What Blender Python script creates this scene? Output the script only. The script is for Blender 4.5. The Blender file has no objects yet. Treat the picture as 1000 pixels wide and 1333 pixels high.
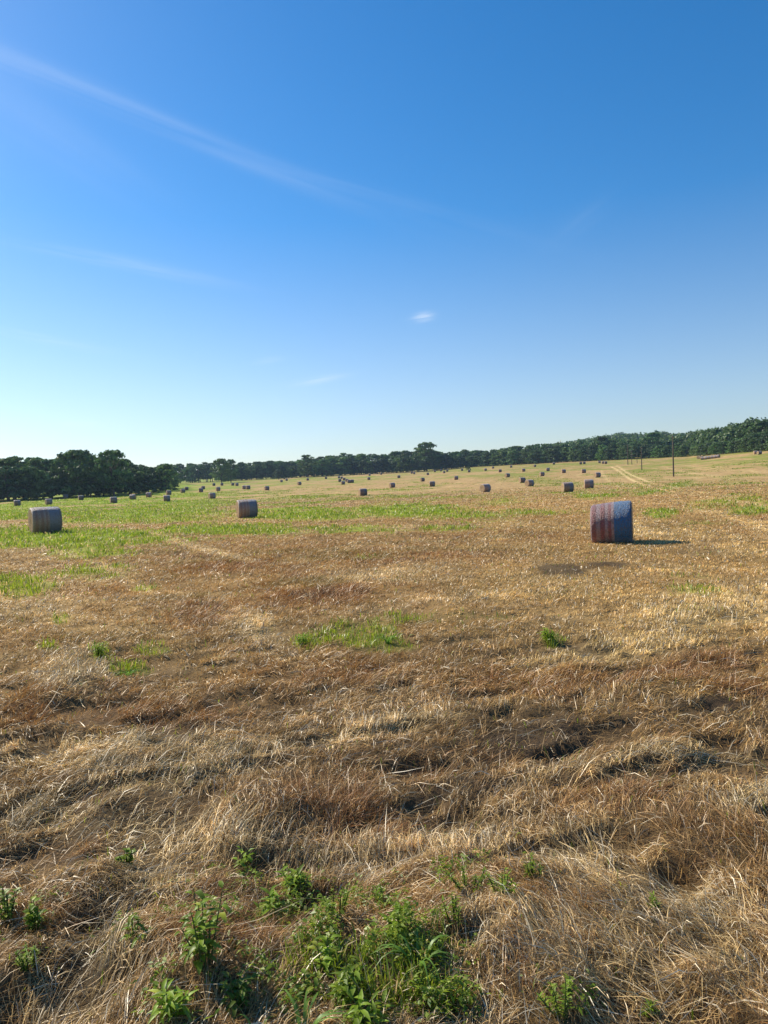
import bpy, math, random
import numpy as np
from mathutils import Vector, Matrix

R = math.radians
rng = np.random.default_rng(7)
random.seed(7)
scene = bpy.context.scene
COL = scene.collection

# ------------------------------------------------------------------ camera
EYE = 2.3; FPX = 930.0; PITCH = R(2.31); ROLL = R(2.4)
cf = np.array([0, math.cos(PITCH), -math.sin(PITCH)])
r0 = np.array([1.0, 0, 0]); u0 = np.cross(r0, cf)
cr = r0*math.cos(ROLL) - u0*math.sin(ROLL)
cu = u0*math.cos(ROLL) + r0*math.sin(ROLL)
cam_d = bpy.data.cameras.new('camera'); cam = bpy.data.objects.new('camera', cam_d); COL.objects.link(cam)
cam_d.sensor_fit = 'VERTICAL'; cam_d.sensor_height = 36; cam_d.lens = 36*FPX/1333.0
cam_d.clip_start = 0.05; cam_d.clip_end = 9000
m = Matrix(((cr[0], cu[0], -cf[0], 0), (cr[1], cu[1], -cf[1], 0), (cr[2], cu[2], -cf[2], EYE), (0, 0, 0, 1)))
cam.matrix_world = m
scene.camera = cam
scene.render.resolution_x = 768; scene.render.resolution_y = 1024

# ------------------------------------------------------------------ light and sky
SUN_AZ = R(-56); SUN_EL = R(36)          # azimuth measured from +Y towards +X
sd = Vector((math.sin(SUN_AZ)*math.cos(SUN_EL), math.cos(SUN_AZ)*math.cos(SUN_EL), math.sin(SUN_EL)))
sl = bpy.data.lights.new('sun', 'SUN'); so = bpy.data.objects.new('sun', sl); COL.objects.link(so)
sl.energy = 5.0; sl.angle = R(0.53); sl.color = (1.0, 0.91, 0.75)
so.rotation_euler = sd.to_track_quat('Z', 'Y').to_euler()
so.location = (-30, 20, 40)
scene.view_settings.view_transform = 'Standard'; scene.view_settings.look = 'None'
scene.view_settings.exposure = 0.42; scene.view_settings.gamma = 1.0
scene.view_settings.use_curve_mapping = False

def world():
    w = bpy.data.worlds.new("World"); scene.world = w; w.use_nodes = True
    nt = w.node_tree; N = nt.nodes; L = nt.links; N.clear()
    out = N.new('ShaderNodeOutputWorld'); bg = N.new('ShaderNodeBackground')
    sky = N.new('ShaderNodeTexSky'); sky.sky_type = 'NISHITA'; sky.sun_disc = False
    sky.sun_elevation = SUN_EL; sky.sun_rotation = SUN_AZ
    sky.altitude = 150; sky.air_density = 1.0; sky.dust_density = 0.35; sky.ozone_density = 4.0
    bg.inputs['Strength'].default_value = 0.098
    geo = N.new('ShaderNodeTexCoord')
    # thin cirrus and a flare-like streak: noise in direction space, held inside soft wisps
    def cloud(prev, az, el, waz, wel, tilt, amt, nscale, seed, stretch=5):
        # local coords around a direction
        d = Vector((math.sin(az)*math.cos(el), math.cos(az)*math.cos(el), math.sin(el)))
        rt = Vector((math.cos(az), -math.sin(az), 0)); up = rt.cross(d)
        a = rt*math.cos(tilt) + up*math.sin(tilt); b = up*math.cos(tilt) - rt*math.sin(tilt)
        def dot(v):
            n = N.new('ShaderNodeVectorMath'); n.operation = 'DOT_PRODUCT'; n.inputs[1].default_value = v
            L.new(geo.outputs['Generated'], n.inputs[0]); return n.outputs['Value']
        def mth(op, x, y=None, clamp=False):
            n = N.new('ShaderNodeMath'); n.operation = op; n.use_clamp = clamp
            for i, q in enumerate((x, y)):
                if q is None: continue
                if isinstance(q, (int, float)): n.inputs[i].default_value = q
                else: L.new(q, n.inputs[i])
            return n.outputs[0]
        xa = mth('DIVIDE', dot(a), waz); xb = mth('DIVIDE', dot(b), wel)
        cb = N.new('ShaderNodeCombineXYZ'); L.new(xa, cb.inputs[0]); L.new(xb, cb.inputs[1]); cb.inputs[2].default_value = seed
        mp = N.new('ShaderNodeMapping'); mp.inputs['Scale'].default_value = (nscale/stretch*max(1, waz/wel/4), nscale, 1)
        L.new(cb.outputs[0], mp.inputs[0])
        no = N.new('ShaderNodeTexNoise'); no.inputs['Scale'].default_value = 1; no.inputs['Detail'].default_value = 9; no.inputs['Distortion'].default_value = .5
        L.new(mp.outputs[0], no.inputs['Vector'])
        r2 = mth('ADD', mth('MULTIPLY', xa, xa), mth('MULTIPLY', xb, xb))
        # bounded falloff, softened
        fall = mth('POWER', 2.71828, mth('MULTIPLY', r2, -1.6))
        nn = mth('MULTIPLY', mth('SUBTRACT', no.outputs[0], 0.32), 2.4, True)
        front = mth('GREATER_THAN', dot(d), 0.0)
        fac = mth('MULTIPLY', mth('MULTIPLY', mth('MULTIPLY', fall, nn), front), amt, True)
        mx = N.new('ShaderNodeMix'); mx.data_type = 'RGBA'
        L.new(fac, mx.inputs['Factor']); L.new(prev, mx.inputs['A']); mx.inputs['B'].default_value = (8.2, 8.6, 9.0, 1)
        return mx.outputs['Result']
    hs = N.new('ShaderNodeHueSaturation'); hs.inputs['Hue'].default_value = .499; hs.inputs['Saturation'].default_value = 1.33; hs.inputs['Value'].default_value = 1.2
    L.new(sky.outputs[0], hs.inputs['Color'])
    sz = N.new('ShaderNodeSeparateXYZ'); L.new(geo.outputs['Generated'], sz.inputs[0])
    mz = N.new('ShaderNodeMapRange'); mz.inputs[1].default_value = .0; mz.inputs[2].default_value = .34; L.new(sz.outputs[2], mz.inputs[0])
    pl = N.new('ShaderNodeHueSaturation'); pl.inputs['Hue'].default_value = .503; pl.inputs['Saturation'].default_value = .84; L.new(sky.outputs[0], pl.inputs['Color'])
    mxs = N.new('ShaderNodeMix'); mxs.data_type = 'RGBA'; L.new(mz.outputs[0], mxs.inputs['Factor']); L.new(pl.outputs[0], mxs.inputs['A']); L.new(hs.outputs[0], mxs.inputs['B'])
    c = mxs.outputs['Result']
    def P(u, v):
        d = cf*FPX + cr*(u-500) + cu*(666.5-v); d = d/np.linalg.norm(d)
        return math.atan2(d[0], d[1]), math.asin(d[2])
    for (u, v, wu, wv, t, amt, ns, seed) in (
        (550, 413, 15, 6, 8, .75, 1.2, 1), (418, 494, 36, 5, 8, .38, 1.2, 2), (180, 347, 120, 9, -8, .20, 1.5, 3),
        (70, 444, 80, 6, -9, .14, 1.5, 4), (350, 469, 22, 5, 8, .16, 1.2, 6), (760, 285, 50, 16, 30, .04, 1.2, 7),
        (105, 552, 26, 4, 0, .25, 1.2, 8), (70, 101, 200, 15, -13, .14, 1.0, 11), (270, 187, 220, 14, -18, .10, 1.0, 12),
        (490, 257, 190, 12, -17, .08, 1.0, 13), (60, 170, 130, 34, -28, .07, 1.0, 14)):  # long flare-like streak at upper left, drawn as thin cirrus
        az, el = P(u, v)
        c = cloud(c, az, el, wu/FPX, wv/FPX, R(t), amt, ns, seed)
    L.new(c, bg.inputs['Color']); L.new(bg.outputs[0], out.inputs[0])
world()

# ------------------------------------------------------------------ noise and terrain
def _h(ix, iy, s):
    n = (ix.astype(np.int64)*374761393 + iy.astype(np.int64)*668265263 + s*974634777) & 0xffffffff
    n = ((n ^ (n >> 13))*1274126177) & 0xffffffff
    n = (n ^ (n >> 16)) & 0xffffff
    return n/16777215.0
def vn(x, y, s=0):
    ix = np.floor(x); iy = np.floor(y); fx = x-ix; fy = y-iy
    fx = fx*fx*(3-2*fx); fy = fy*fy*(3-2*fy)
    a = _h(ix, iy, s); b = _h(ix+1, iy, s); c = _h(ix, iy+1, s); d = _h(ix+1, iy+1, s)
    return (a*(1-fx)+b*fx)*(1-fy) + (c*(1-fx)+d*fx)*fy
def fbm(x, y, s=0, o=3):
    t = 0; amp = 1; tot = 0
    for i in range(o):
        t = t + amp*vn(x*2**i+i*17.3, y*2**i-i*9.1, s+i); tot += amp; amp *= .5
    return t/tot
def sst(a, b, x):
    t = np.clip((x-a)/(b-a), 0, 1); return t*t*(3-2*t)

CT_U = [-400, 0, 100, 200, 300, 400, 560, 620, 700, 800, 900, 930, 1000, 1200]
CT_C = [.015, .017, .018, .022, .0235, .025, .026, .031, .0335, .035, .038, .044, .0557, .06]
def u_of(x, y):
    return 500 + FPX*np.tan(np.clip(np.arctan2(x, np.maximum(y, 1e-3)), -1.2, 1.2))
def proj(x, y, z):
    """photo position of a world point, used to look up where a patch of grass lies"""
    p = np.stack([x, y, z-EYE], -1); w = np.maximum(p@cf, 1e-3)
    return 500 + FPX*(p@cr)/w, 666.5 - FPX*(p@cu)/w
def hollow(x, y):
    xr = x*.95+y*.3; yr = -x*.3+y*.95
    return sst(.51, .66, fbm(xr/.62, yr/.34, 131, 3))
MOUNDS = []      # (x, y, radius, height)
def G(x, y, fine=True):
    x = np.asarray(x, float); y = np.asarray(y, float)
    r = np.hypot(x, y)
    c = np.interp(u_of(x, y), CT_U, CT_C)*sst(-40, 60, y)
    rr = np.minimum(r, 1500)
    z = c*np.where(rr > 120, np.sqrt(np.maximum(rr-120, 0)**2+6400)-80, 0)
    z = z + 15*np.exp(-((r-1150)/260)**2)*np.exp(-((u_of(x, y)-815)/95)**2)*(y > 0)
    z = z + .25*(fbm(x/45, y/45, 21, 2)-.5)*sst(30, 70, r)
    if fine:
        a = np.clip(1.1-r/16, 0, 1); b = np.clip(1.0-r/60, .0, 1)
        xr = x*.93+y*.36; yr = -x*.36+y*.93
        z = z + a*.17*(fbm(xr/1.1, yr/.5, 3, 3)-.5)*1.2 + b*.12*(fbm(xr/3.2, yr/1.5, 5, 2)-.5)
        z = z - a*.105*hollow(x, y)
        for (mx, my, mr, mh) in MOUNDS:
            z = z + mh*np.exp(-((x-mx)**2+(y-my)**2)/(mr*mr))
    return z
_rs = np.exp(np.linspace(math.log(1.2), math.log(1400), 2600))
def ground_at(u, v, fine=False):
    """world point where the sight line through a photo pixel first meets the ground"""
    d = cf*FPX + cr*(u-500) + cu*(666.5-v); d = d/np.hypot(d[0], d[1])
    x = d[0]*_rs; y = d[1]*_rs; z = EYE + d[2]*_rs; g = G(x, y, fine)
    k = np.nonzero(z <= g)[0]
    if len(k) == 0: i = int(np.argmin(z-g))
    else: i = k[0]
    return float(x[i]), float(y[i]), float(G(x[i], y[i], fine))
for (u, v, mr, mh) in ((265, 1262, .36, .20), (500, 1300, .42, .12), (60, 1235, .3, .10), (90, 905, .45, .20), (235, 965, .5, .12),
                       (420, 1215, .35, .12), (560, 1150, .45, .07), (120, 1130, .3, .09), (880, 1010, .8, .10), (950, 1090, .5, .12),
                       (700, 1190, .5, .07), (330, 1060, .5, .10), (640, 1240, .25, .08), (880, 1330, .35, .08), (180, 1050, .45, .08),
                       (860, 905, .7, .10), (60, 960, .5, .10), (740, 880, .5, .08), (160, 1230, .3, .1)):
    gx, gy, _ = ground_at(u, v); MOUNDS.append((gx, gy, mr, mh))

# ------------------------------------------------------------------ where each kind of cover lies
def blob(u, v, lst, soft=1.0):
    t = np.zeros_like(u)
    for (cx, cy, rx, ry, ang, amt) in lst:
        a = math.radians(ang); du = u-cx; dv = v-cy
        p = (du*math.cos(a)-dv*math.sin(a))/rx; q = (du*math.sin(a)+dv*math.cos(a))/ry
        t = np.maximum(t, amt*np.exp(-(p*p+q*q)**1.3))
    return t
GREEN = [(60, 700, 200, 15, 0, 1.15), (150, 668, 200, 16, 0, .95), (300, 690, 120, 9, 0, .95), (20, 765, 52, 17, 0, 1.5), (120, 718, 60, 14, 0, 1.1),
         (120, 745, 70, 12, 0, .8), (400, 668, 120, 12, 0, .9), (520, 664, 110, 12, 0, .95), (600, 672, 90, 9, 0, .7), (700, 668, 120, 7, 0, .5),
         (455, 690, 90, 8, 0, .7), (590, 690, 60, 6, 0, .6), (440, 826, 72, 17, 8, 1.3), (490, 842, 46, 11, 0, 1.2), (500, 806, 60, 7, 0, .45),
         (720, 831, 17, 9, 0, .8), (640, 806, 60, 8, 0, .35), (130, 848, 18, 14, 0, 1.15), (170, 868, 30, 9, 0, 1.15), (80, 805, 16, 8, 0, 1.15), (200, 845, 26, 9, 0, 1.15),
         (60, 840, 20, 8, 0, 1.15), (480, 727, 30, 3, 0, .6), (185, 765, 20, 5, 0, 1.15),
         (860, 668, 30, 8, 0, .8), (775, 647, 40, 5, 0, .65), (915, 680, 60, 5, 8, .4), (945, 652, 75, 11, 8, .7), (985, 662, 45, 11, 8, .95), (870, 634, 60, 3, 15, .6),
         (880, 632, 90, 7, 6, .35), (900, 770, 60, 25, 0, .35), (640, 850, 90, 12, 0, .22), (640, 655, 80, 8, 0, .5),
         (430, 1275, 100, 34, 0, .85), (540, 1260, 60, 45, 0, .55), (370, 1160, 60, 36, 0, .6), (330, 1125, 50, 14, 0, .5), (620, 1160, 80, 22, 0, .42),
         (40, 1165, 30, 25, 0, .4), (500, 1325, 140, 20, 0, .6), (735, 1310, 36, 30, 0, .6), (700, 1140, 20, 14, 0, .35), (280, 1180, 90, 40, 0, .3)]
PALE = [(90, 880, 50, 34, 20, 1.1), (330, 820, 70, 24, -25, .75), (230, 815, 120, 36, -10, .40), (60, 770, 150, 40, 10, .35), (60, 800, 90, 18, -10, .5),
        (790, 850, 115, 15, 10, 1.0), (860, 830, 60, 12, 0, .6), (130, 985, 160, 18, 5, .75), (120, 1010, 120, 14, -6, .6), (250, 1010, 110, 28, 12, .8),
        (200, 1085, 160, 22, -6, .75), (215, 1150, 70, 30, -40, .8), (510, 1110, 170, 24, 4, 1.0), (440, 1130, 60, 30, -30, .7), (930, 790, 120, 30, 10, .55),
        (900, 700, 120, 16, -8, .35), (470, 960, 130, 10, 10, .6), (760, 1010, 90, 10, 0, .5), (900, 990, 120, 14, 6, .6), (820, 1180, 200, 75, -25, .62),
        (800, 1270, 200, 60, -10, .6), (980, 1070, 40, 20, 30, .9), (700, 1120, 160, 14, 0, .5), (520, 1250, 40, 18, -20, .6), (130, 1240, 30, 50, 0, .5),
        (40, 1060, 60, 30, 0, .7), (250, 712, 110, 4, -14, .6), (500, 748, 120, 8, 8, .45), (640, 775, 160, 10, 4, .35), (380, 765, 70, 6, 10, .4),
        (60, 1310, 60, 30, 0, .4), (410, 745, 200, 14, 3, .2)]
RUST = [(410, 770, 70, 18, 0, .9), (260, 805, 50, 24, 0, .8), (520, 720, 200, 14, 0, .5), (300, 735, 90, 12, 0, .5), (870, 880, 120, 20, 12, .8), (700, 890, 130, 26, 0, .6),
        (600, 1000, 120, 30, 0, .4), (240, 945, 70, 22, 0, .8), (470, 880, 140, 24, 0, .6), (150, 930, 90, 18, 0, .6), (420, 1060, 120, 34, 0, .6), (270, 1240, 90, 40, 0, 1.0),
        (250, 1170, 60, 30, 0, .6), (100, 1100, 60, 30, 0, .6), (800, 1060, 80, 20, 0, .6), (40, 940, 50, 20, 0, .7), (670, 1290, 30, 26, 0, .8), (60, 1200, 70, 26, 0, .6), (660, 700, 90, 10, 0, .4), (960, 900, 60, 20, 0, .6)]
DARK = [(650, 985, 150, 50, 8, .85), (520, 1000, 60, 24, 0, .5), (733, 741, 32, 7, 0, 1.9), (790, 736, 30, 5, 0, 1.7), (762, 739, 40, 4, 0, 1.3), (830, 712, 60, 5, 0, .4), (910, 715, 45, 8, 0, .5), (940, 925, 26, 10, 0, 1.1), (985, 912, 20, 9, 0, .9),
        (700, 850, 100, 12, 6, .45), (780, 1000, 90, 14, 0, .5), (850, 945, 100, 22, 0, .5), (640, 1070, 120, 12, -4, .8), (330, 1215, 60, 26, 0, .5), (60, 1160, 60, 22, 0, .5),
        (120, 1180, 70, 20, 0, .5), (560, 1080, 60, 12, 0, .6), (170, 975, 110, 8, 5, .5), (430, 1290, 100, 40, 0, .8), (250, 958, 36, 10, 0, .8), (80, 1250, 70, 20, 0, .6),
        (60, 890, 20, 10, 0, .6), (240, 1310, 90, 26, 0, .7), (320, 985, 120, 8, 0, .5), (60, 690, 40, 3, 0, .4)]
LINES = [  # pale wheel ruts and swath marks, photo pixels
    ([(795, 607), (804, 612), (816, 621), (832, 629), (862, 637.5), (890, 642.5), (925, 647.5), (965, 653), (1010, 661)], .42, .95),
    ([(802, 606), (809, 610), (818, 616.5), (832, 622.5), (850, 629), (875, 634.5), (895, 638), (925, 643), (960, 648)], .38, .9),
    ([(783, 612), (785, 618), (790, 624), (800, 632), (812, 640)], .5, .35),
    ([(862, 607), (880, 612), (900, 616), (930, 620), (1000, 627)], .6, .3),
    ([(870, 603), (900, 607), (950, 612), (1000, 616)], .6, .25),
    ([(865, 660), (900, 663), (937, 668), (975, 680), (1020, 700)], .55, .5),
    ([(190, 692), (230, 702), (280, 716), (325, 733)], .22, .6),
    ([(0, 700), (60, 712), (110, 728), (160, 750), (200, 775)], .22, .4),
    ([(600, 668), (700, 655), (800, 645)], .3, .15)]
def line_mask(u, v, x, y):
    t = np.zeros_like(u)
    for pts, wd, amt in LINES:
        w = [ground_at(a, b)[:2] for a, b in pts]
        for (p, q) in zip(w[:-1], w[1:]):
            dx, dy = q[0]-p[0], q[1]-p[1]; l2 = dx*dx+dy*dy+1e-6
            s = np.clip(((x-p[0])*dx+(y-p[1])*dy)/l2, 0, 1)
            d = np.hypot(x-p[0]-s*dx, y-p[1]-s*dy)
            t = np.maximum(t, amt*np.exp(-(d/wd)**2))
    return t
_sw = []
def swdir():
    if not _sw:
        a = ground_at(900, 644); b = ground_at(797, 608); l = math.hypot(b[0]-a[0], b[1]-a[1]); _sw.append(((b[0]-a[0])/l, (b[1]-a[1])/l))
    return _sw[0]
def cover(x, y):
    z = G(x, y, False); u, v = proj(x, y, z); r = np.hypot(x, y)
    sc = np.clip(2.0**np.floor(np.log2(np.maximum(r, .1)/8)+_h(np.floor(x*90), np.floor(y*90), 9)-.2), .6, 14)
    n1 = fbm(x/(.55*sc**.6), y/(.55*sc**.75), 41, 3); n2 = fbm(x/2.6/sc**.5, y/2.6/sc**.5, 44, 3); n3 = fbm(x/.35, y/.35, 47, 2)
    nf = fbm(x/14, y/30, 50, 3); nf2 = fbm(x/4, y/7, 52, 2)
    g = blob(u, v, GREEN)
    rel = v-(650-.042*u); far = sst(40, 20, rel)
    gfar = far*np.interp(u, [-300, 0, 230, 330, 480, 600, 760, 820, 1000, 1300], [.95, .95, .88, .64, .46, .38, .36, .38, .40, .40])
    edge = sst(625, 612, v+ .02*(u-600))*.25*sst(500, 560, u)      # greener strip by the wood
    gm = np.clip(np.maximum(g, gfar+edge), 0, 1.2)
    brk = (fbm(x/.38, y/.38, 53, 2)-.5)*.9*sst(60, 25, r) + (fbm(x/1.1, y/1.1, 54, 2)-.5)*.7*sst(60, 25, r)
    green = sst(.19, .74, brk + gm*.78 + (n1-.5)*.5 + (nf-.5)*1.1*far + (nf2-.5)*.9*far + (n2-.5)*.3 + .02)
    green = green*np.clip(gm*2.2, 0, 1)
    pale = np.clip(blob(u, v, PALE)*1.5 + (n2-.5)*.8 + (n1-.5)*.9 + .10, 0, 1)
    qx, qy = swdir(); q = x*qy - y*qx + 1.6*(fbm(x/9, y/9, 56, 2)-.5)
    row = sst(.45, 1.0, np.sin(q*2*math.pi/5.2))*sst(.35, .6, fbm(x/6, y/6, 57, 2))*sst(14, 40, r)
    pale = np.clip(pale + .55*row - .12*sst(14, 40, r), 0, 1)
    rust = np.clip(blob(u, v, RUST) + (n2-.5)*-.8 + (n3-.5)*.4 + .16, 0, 1)
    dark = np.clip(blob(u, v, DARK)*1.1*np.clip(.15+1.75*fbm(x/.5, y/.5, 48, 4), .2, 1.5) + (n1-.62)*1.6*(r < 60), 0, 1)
    ln = line_mask(u, v, x, y) if len(np.atleast_1d(x)) else 0
    return u, v, r, green, pale, rust, dark, ln, n1, n2, n3
C_PALE = np.array([.80, .58, .26]); C_TAN = np.array([.53, .325, .115]); C_RUST = np.array([.37, .155, .04]); C_SOIL = np.array([.045, .031, .02])
C_GREEN = np.array([.22, .29, .02]); C_OLIVE = np.array([.25, .24, .05]); C_PINK = np.array([.45, .29, .12])

# ------------------------------------------------------------------ materials
def newmat(name):
    mt = bpy.data.materials.new(name); mt.use_nodes = True; nt = mt.node_tree; nt.nodes.clear()
    out = nt.nodes.new('ShaderNodeOutputMaterial'); return mt, nt, nt.nodes, nt.links, out
def mat_attr(name, transl=.35, gloss=.06, rough=.45, var=0.0):
    mt, nt, N, L, out = newmat(name)
    at = N.new('ShaderNodeAttribute'); at.attribute_name = 'col'
    col = at.outputs['Color']
    if var:
        oi = N.new('ShaderNodeObjectInfo'); hs = N.new('ShaderNodeHueSaturation')
        mr = N.new('ShaderNodeMapRange'); mr.inputs[3].default_value = 1-var; mr.inputs[4].default_value = 1+var
        L.new(oi.outputs['Random'], mr.inputs[0]); L.new(mr.outputs[0], hs.inputs['Value'])
        mr2 = N.new('ShaderNodeMapRange'); mr2.inputs[3].default_value = .485; mr2.inputs[4].default_value = .515
        ml = N.new('ShaderNodeMath'); ml.operation = 'FRACT'; mm = N.new('ShaderNodeMath'); mm.operation = 'MULTIPLY'; mm.inputs[1].default_value = 7.31
        L.new(oi.outputs['Random'], mm.inputs[0]); L.new(mm.outputs[0], ml.inputs[0]); L.new(ml.outputs[0], mr2.inputs[0]); L.new(mr2.outputs[0], hs.inputs['Hue'])
        L.new(col, hs.inputs['Color']); col = hs.outputs[0]
    df = N.new('ShaderNodeBsdfDiffuse'); tr = N.new('ShaderNodeBsdfTranslucent'); gl = N.new('ShaderNodeBsdfGlossy')
    gl.inputs['Roughness'].default_value = rough; gl.inputs['Color'].default_value = (1, 1, 1, 1)
    m1 = N.new('ShaderNodeMixShader'); m1.inputs[0].default_value = transl
    m2 = N.new('ShaderNodeMixShader'); m2.inputs[0].default_value = gloss
    L.new(col, df.inputs[0]); L.new(col, tr.inputs[0]); L.new(df.outputs[0], m1.inputs[1]); L.new(tr.outputs[0], m1.inputs[2])
    L.new(m1.outputs[0], m2.inputs[1]); L.new(gl.outputs[0], m2.inputs[2]); L.new(m2.outputs[0], out.inputs[0])
    return mt
M_STRAW = mat_attr('straw', .28, .035, .4)
M_BLADE = mat_attr('grass_blade', .5, .03, .4)
M_LEAF = mat_attr('weed_leaf', .5, .025, .45)
M_TREE = mat_attr('tree_leaf', .34, .03, .5, .22)
def mat_ground():
    mt, nt, N, L, out = newmat('field_soil_and_stubble')
    at = N.new('ShaderNodeAttribute'); at.attribute_name = 'col'
    tc = N.new('ShaderNodeTexCoord')
    def noise(scale, sx=1, sy=1, det=6):
        mp = N.new('ShaderNodeMapping'); mp.inputs['Scale'].default_value = (sx, sy, 1); L.new(tc.outputs['Object'], mp.inputs[0])
        n = N.new('ShaderNodeTexNoise'); n.inputs['Scale'].default_value = scale; n.inputs['Detail'].default_value = det; n.inputs['Roughness'].default_value = .7
        L.new(mp.outputs[0], n.inputs['Vector']); return n.outputs[0]
    a = noise(.9, 1, .45, 10); b = noise(14)
    mr = N.new('ShaderNodeMapRange'); mr.inputs[1].default_value = .32; mr.inputs[2].default_value = .68; mr.inputs[3].default_value = .62; mr.inputs[4].default_value = 1.35; L.new(a, mr.inputs[0])
    mr2 = N.new('ShaderNodeMapRange'); mr2.inputs[1].default_value = .3; mr2.inputs[2].default_value = .7; mr2.inputs[3].default_value = .7; mr2.inputs[4].default_value = 1.3; L.new(b, mr2.inputs[0])
    mm = N.new('ShaderNodeMath'); mm.operation = 'MULTIPLY'; L.new(mr.outputs[0], mm.inputs[0]); L.new(mr2.outputs[0], mm.inputs[1])
    sc = N.new('ShaderNodeVectorMath'); sc.operation = 'SCALE'; L.new(at.outputs['Color'], sc.inputs[0]); L.new(mm.outputs[0], sc.inputs['Scale'])
    bs = N.new('ShaderNodeBsdfPrincipled'); bs.inputs['Roughness'].default_value = .95; bs.inputs['Specular IOR Level'].default_value = .1
    L.new(sc.outputs[0], bs.inputs['Base Color'])
    bp = N.new('ShaderNodeBump'); bp.inputs['Strength'].default_value = .6; bp.inputs['Distance'].default_value = .05; L.new(b, bp.inputs['Height']); L.new(bp.outputs[0], bs.inputs['Normal'])
    L.new(bs.outputs[0], out.inputs[0]); return mt
M_GROUND = mat_ground()
def mat_plain(name, col, rough=.8, noise=None, amt=.3, scale=(1, 1, 1)):
    mt, nt, N, L, out = newmat(name)
    bs = N.new('ShaderNodeBsdfPrincipled'); bs.inputs['Roughness'].default_value = rough; bs.inputs['Specular IOR Level'].default_value = .2
    bs.inputs['Base Color'].default_value = (*col, 1)
    if noise:
        tc = N.new('ShaderNodeTexCoord'); mp = N.new('ShaderNodeMapping'); mp.inputs['Scale'].default_value = scale; L.new(tc.outputs['Object'], mp.inputs[0])
        n = N.new('ShaderNodeTexNoise'); n.inputs['Scale'].default_value = noise; n.inputs['Detail'].default_value = 6; L.new(mp.outputs[0], n.inputs['Vector'])
        mr = N.new('ShaderNodeMapRange'); mr.inputs[1].default_value = .3; mr.inputs[2].default_value = .7; mr.inputs[3].default_value = 1-amt; mr.inputs[4].default_value = 1+amt; L.new(n.outputs[0], mr.inputs[0])
        sc = N.new('ShaderNodeVectorMath'); sc.operation = 'SCALE'; sc.inputs[0].default_value = col; L.new(mr.outputs[0], sc.inputs['Scale'])
        L.new(sc.outputs[0], bs.inputs['Base Color'])
        bp = N.new('ShaderNodeBump'); bp.inputs['Strength'].default_value = .5; bp.inputs['Distance'].default_value = .03; L.new(n.outputs[0], bp.inputs['Height']); L.new(bp.outputs[0], bs.inputs['Normal'])
    L.new(bs.outputs[0], out.inputs[0]); return mt
M_BARK = mat_plain('bark', (.085, .07, .055), .9, 4, .4, (1, 1, .2))
M_POLE = mat_plain('weathered_pole_wood', (.11, .085, .065), .85, 6, .35, (4, 4, .3))
M_METAL = mat_plain('grey_metal', (.22, .23, .24), .5)
M_CERAMIC = mat_plain('insulator_ceramic', (.35, .36, .36), .3)

# ------------------------------------------------------------------ mesh helpers
def mesh_np(name, V, F4=None, F3=None, col=None, mat=None, smooth=False):
    me = bpy.data.meshes.new(name)
    V = np.asarray(V, np.float32).reshape(-1, 3)
    parts = []; n = []
    if F4 is not None and len(F4): parts.append(np.asarray(F4, np.int32).ravel()); n.append(np.full(len(F4), 4, np.int32))
    if F3 is not None and len(F3): parts.append(np.asarray(F3, np.int32).ravel()); n.append(np.full(len(F3), 3, np.int32))
    loops = np.concatenate(parts); cnt = np.concatenate(n)
    me.vertices.add(len(V)); me.vertices.foreach_set('co', V.ravel())
    me.loops.add(len(loops)); me.loops.foreach_set('vertex_index', loops)
    st = np.concatenate([[0], np.cumsum(cnt)[:-1]]).astype(np.int32)
    me.polygons.add(len(cnt)); me.polygons.foreach_set('loop_start', st); me.polygons.foreach_set('loop_total', cnt)
    if smooth: me.polygons.foreach_set('use_smooth', np.ones(len(cnt), bool))
    me.update(calc_edges=True)
    if col is not None:
        a = me.attributes.new('col', 'FLOAT_COLOR', 'POINT')
        c4 = np.ones((len(V), 4), np.float32); c4[:, :3] = col; a.data.foreach_set('color', c4.ravel())
    if mat: me.materials.append(mat)
    return me
def link(name, me, parent=None):
    o = bpy.data.objects.new(name, me); COL.objects.link(o)
    if parent: o.parent = parent
    return o
def tag(o, label=None, cat=None, group=None, kind=None):
    if label: o['label'] = label
    if cat: o['category'] = cat
    if group: o['group'] = group
    if kind: o['kind'] = kind
    return o
def empty(name, loc, rz=0):
    o = bpy.data.objects.new(name, None); COL.objects.link(o); o.location = loc; o.rotation_euler = (0, 0, rz)
    o.empty_display_size = .3; return o
def copy_tree(o, parent=None):
    c = o.copy(); COL.objects.link(c)
    if parent: c.parent = parent
    for ch in list(o.children): copy_tree(ch, c)
    return c

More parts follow.
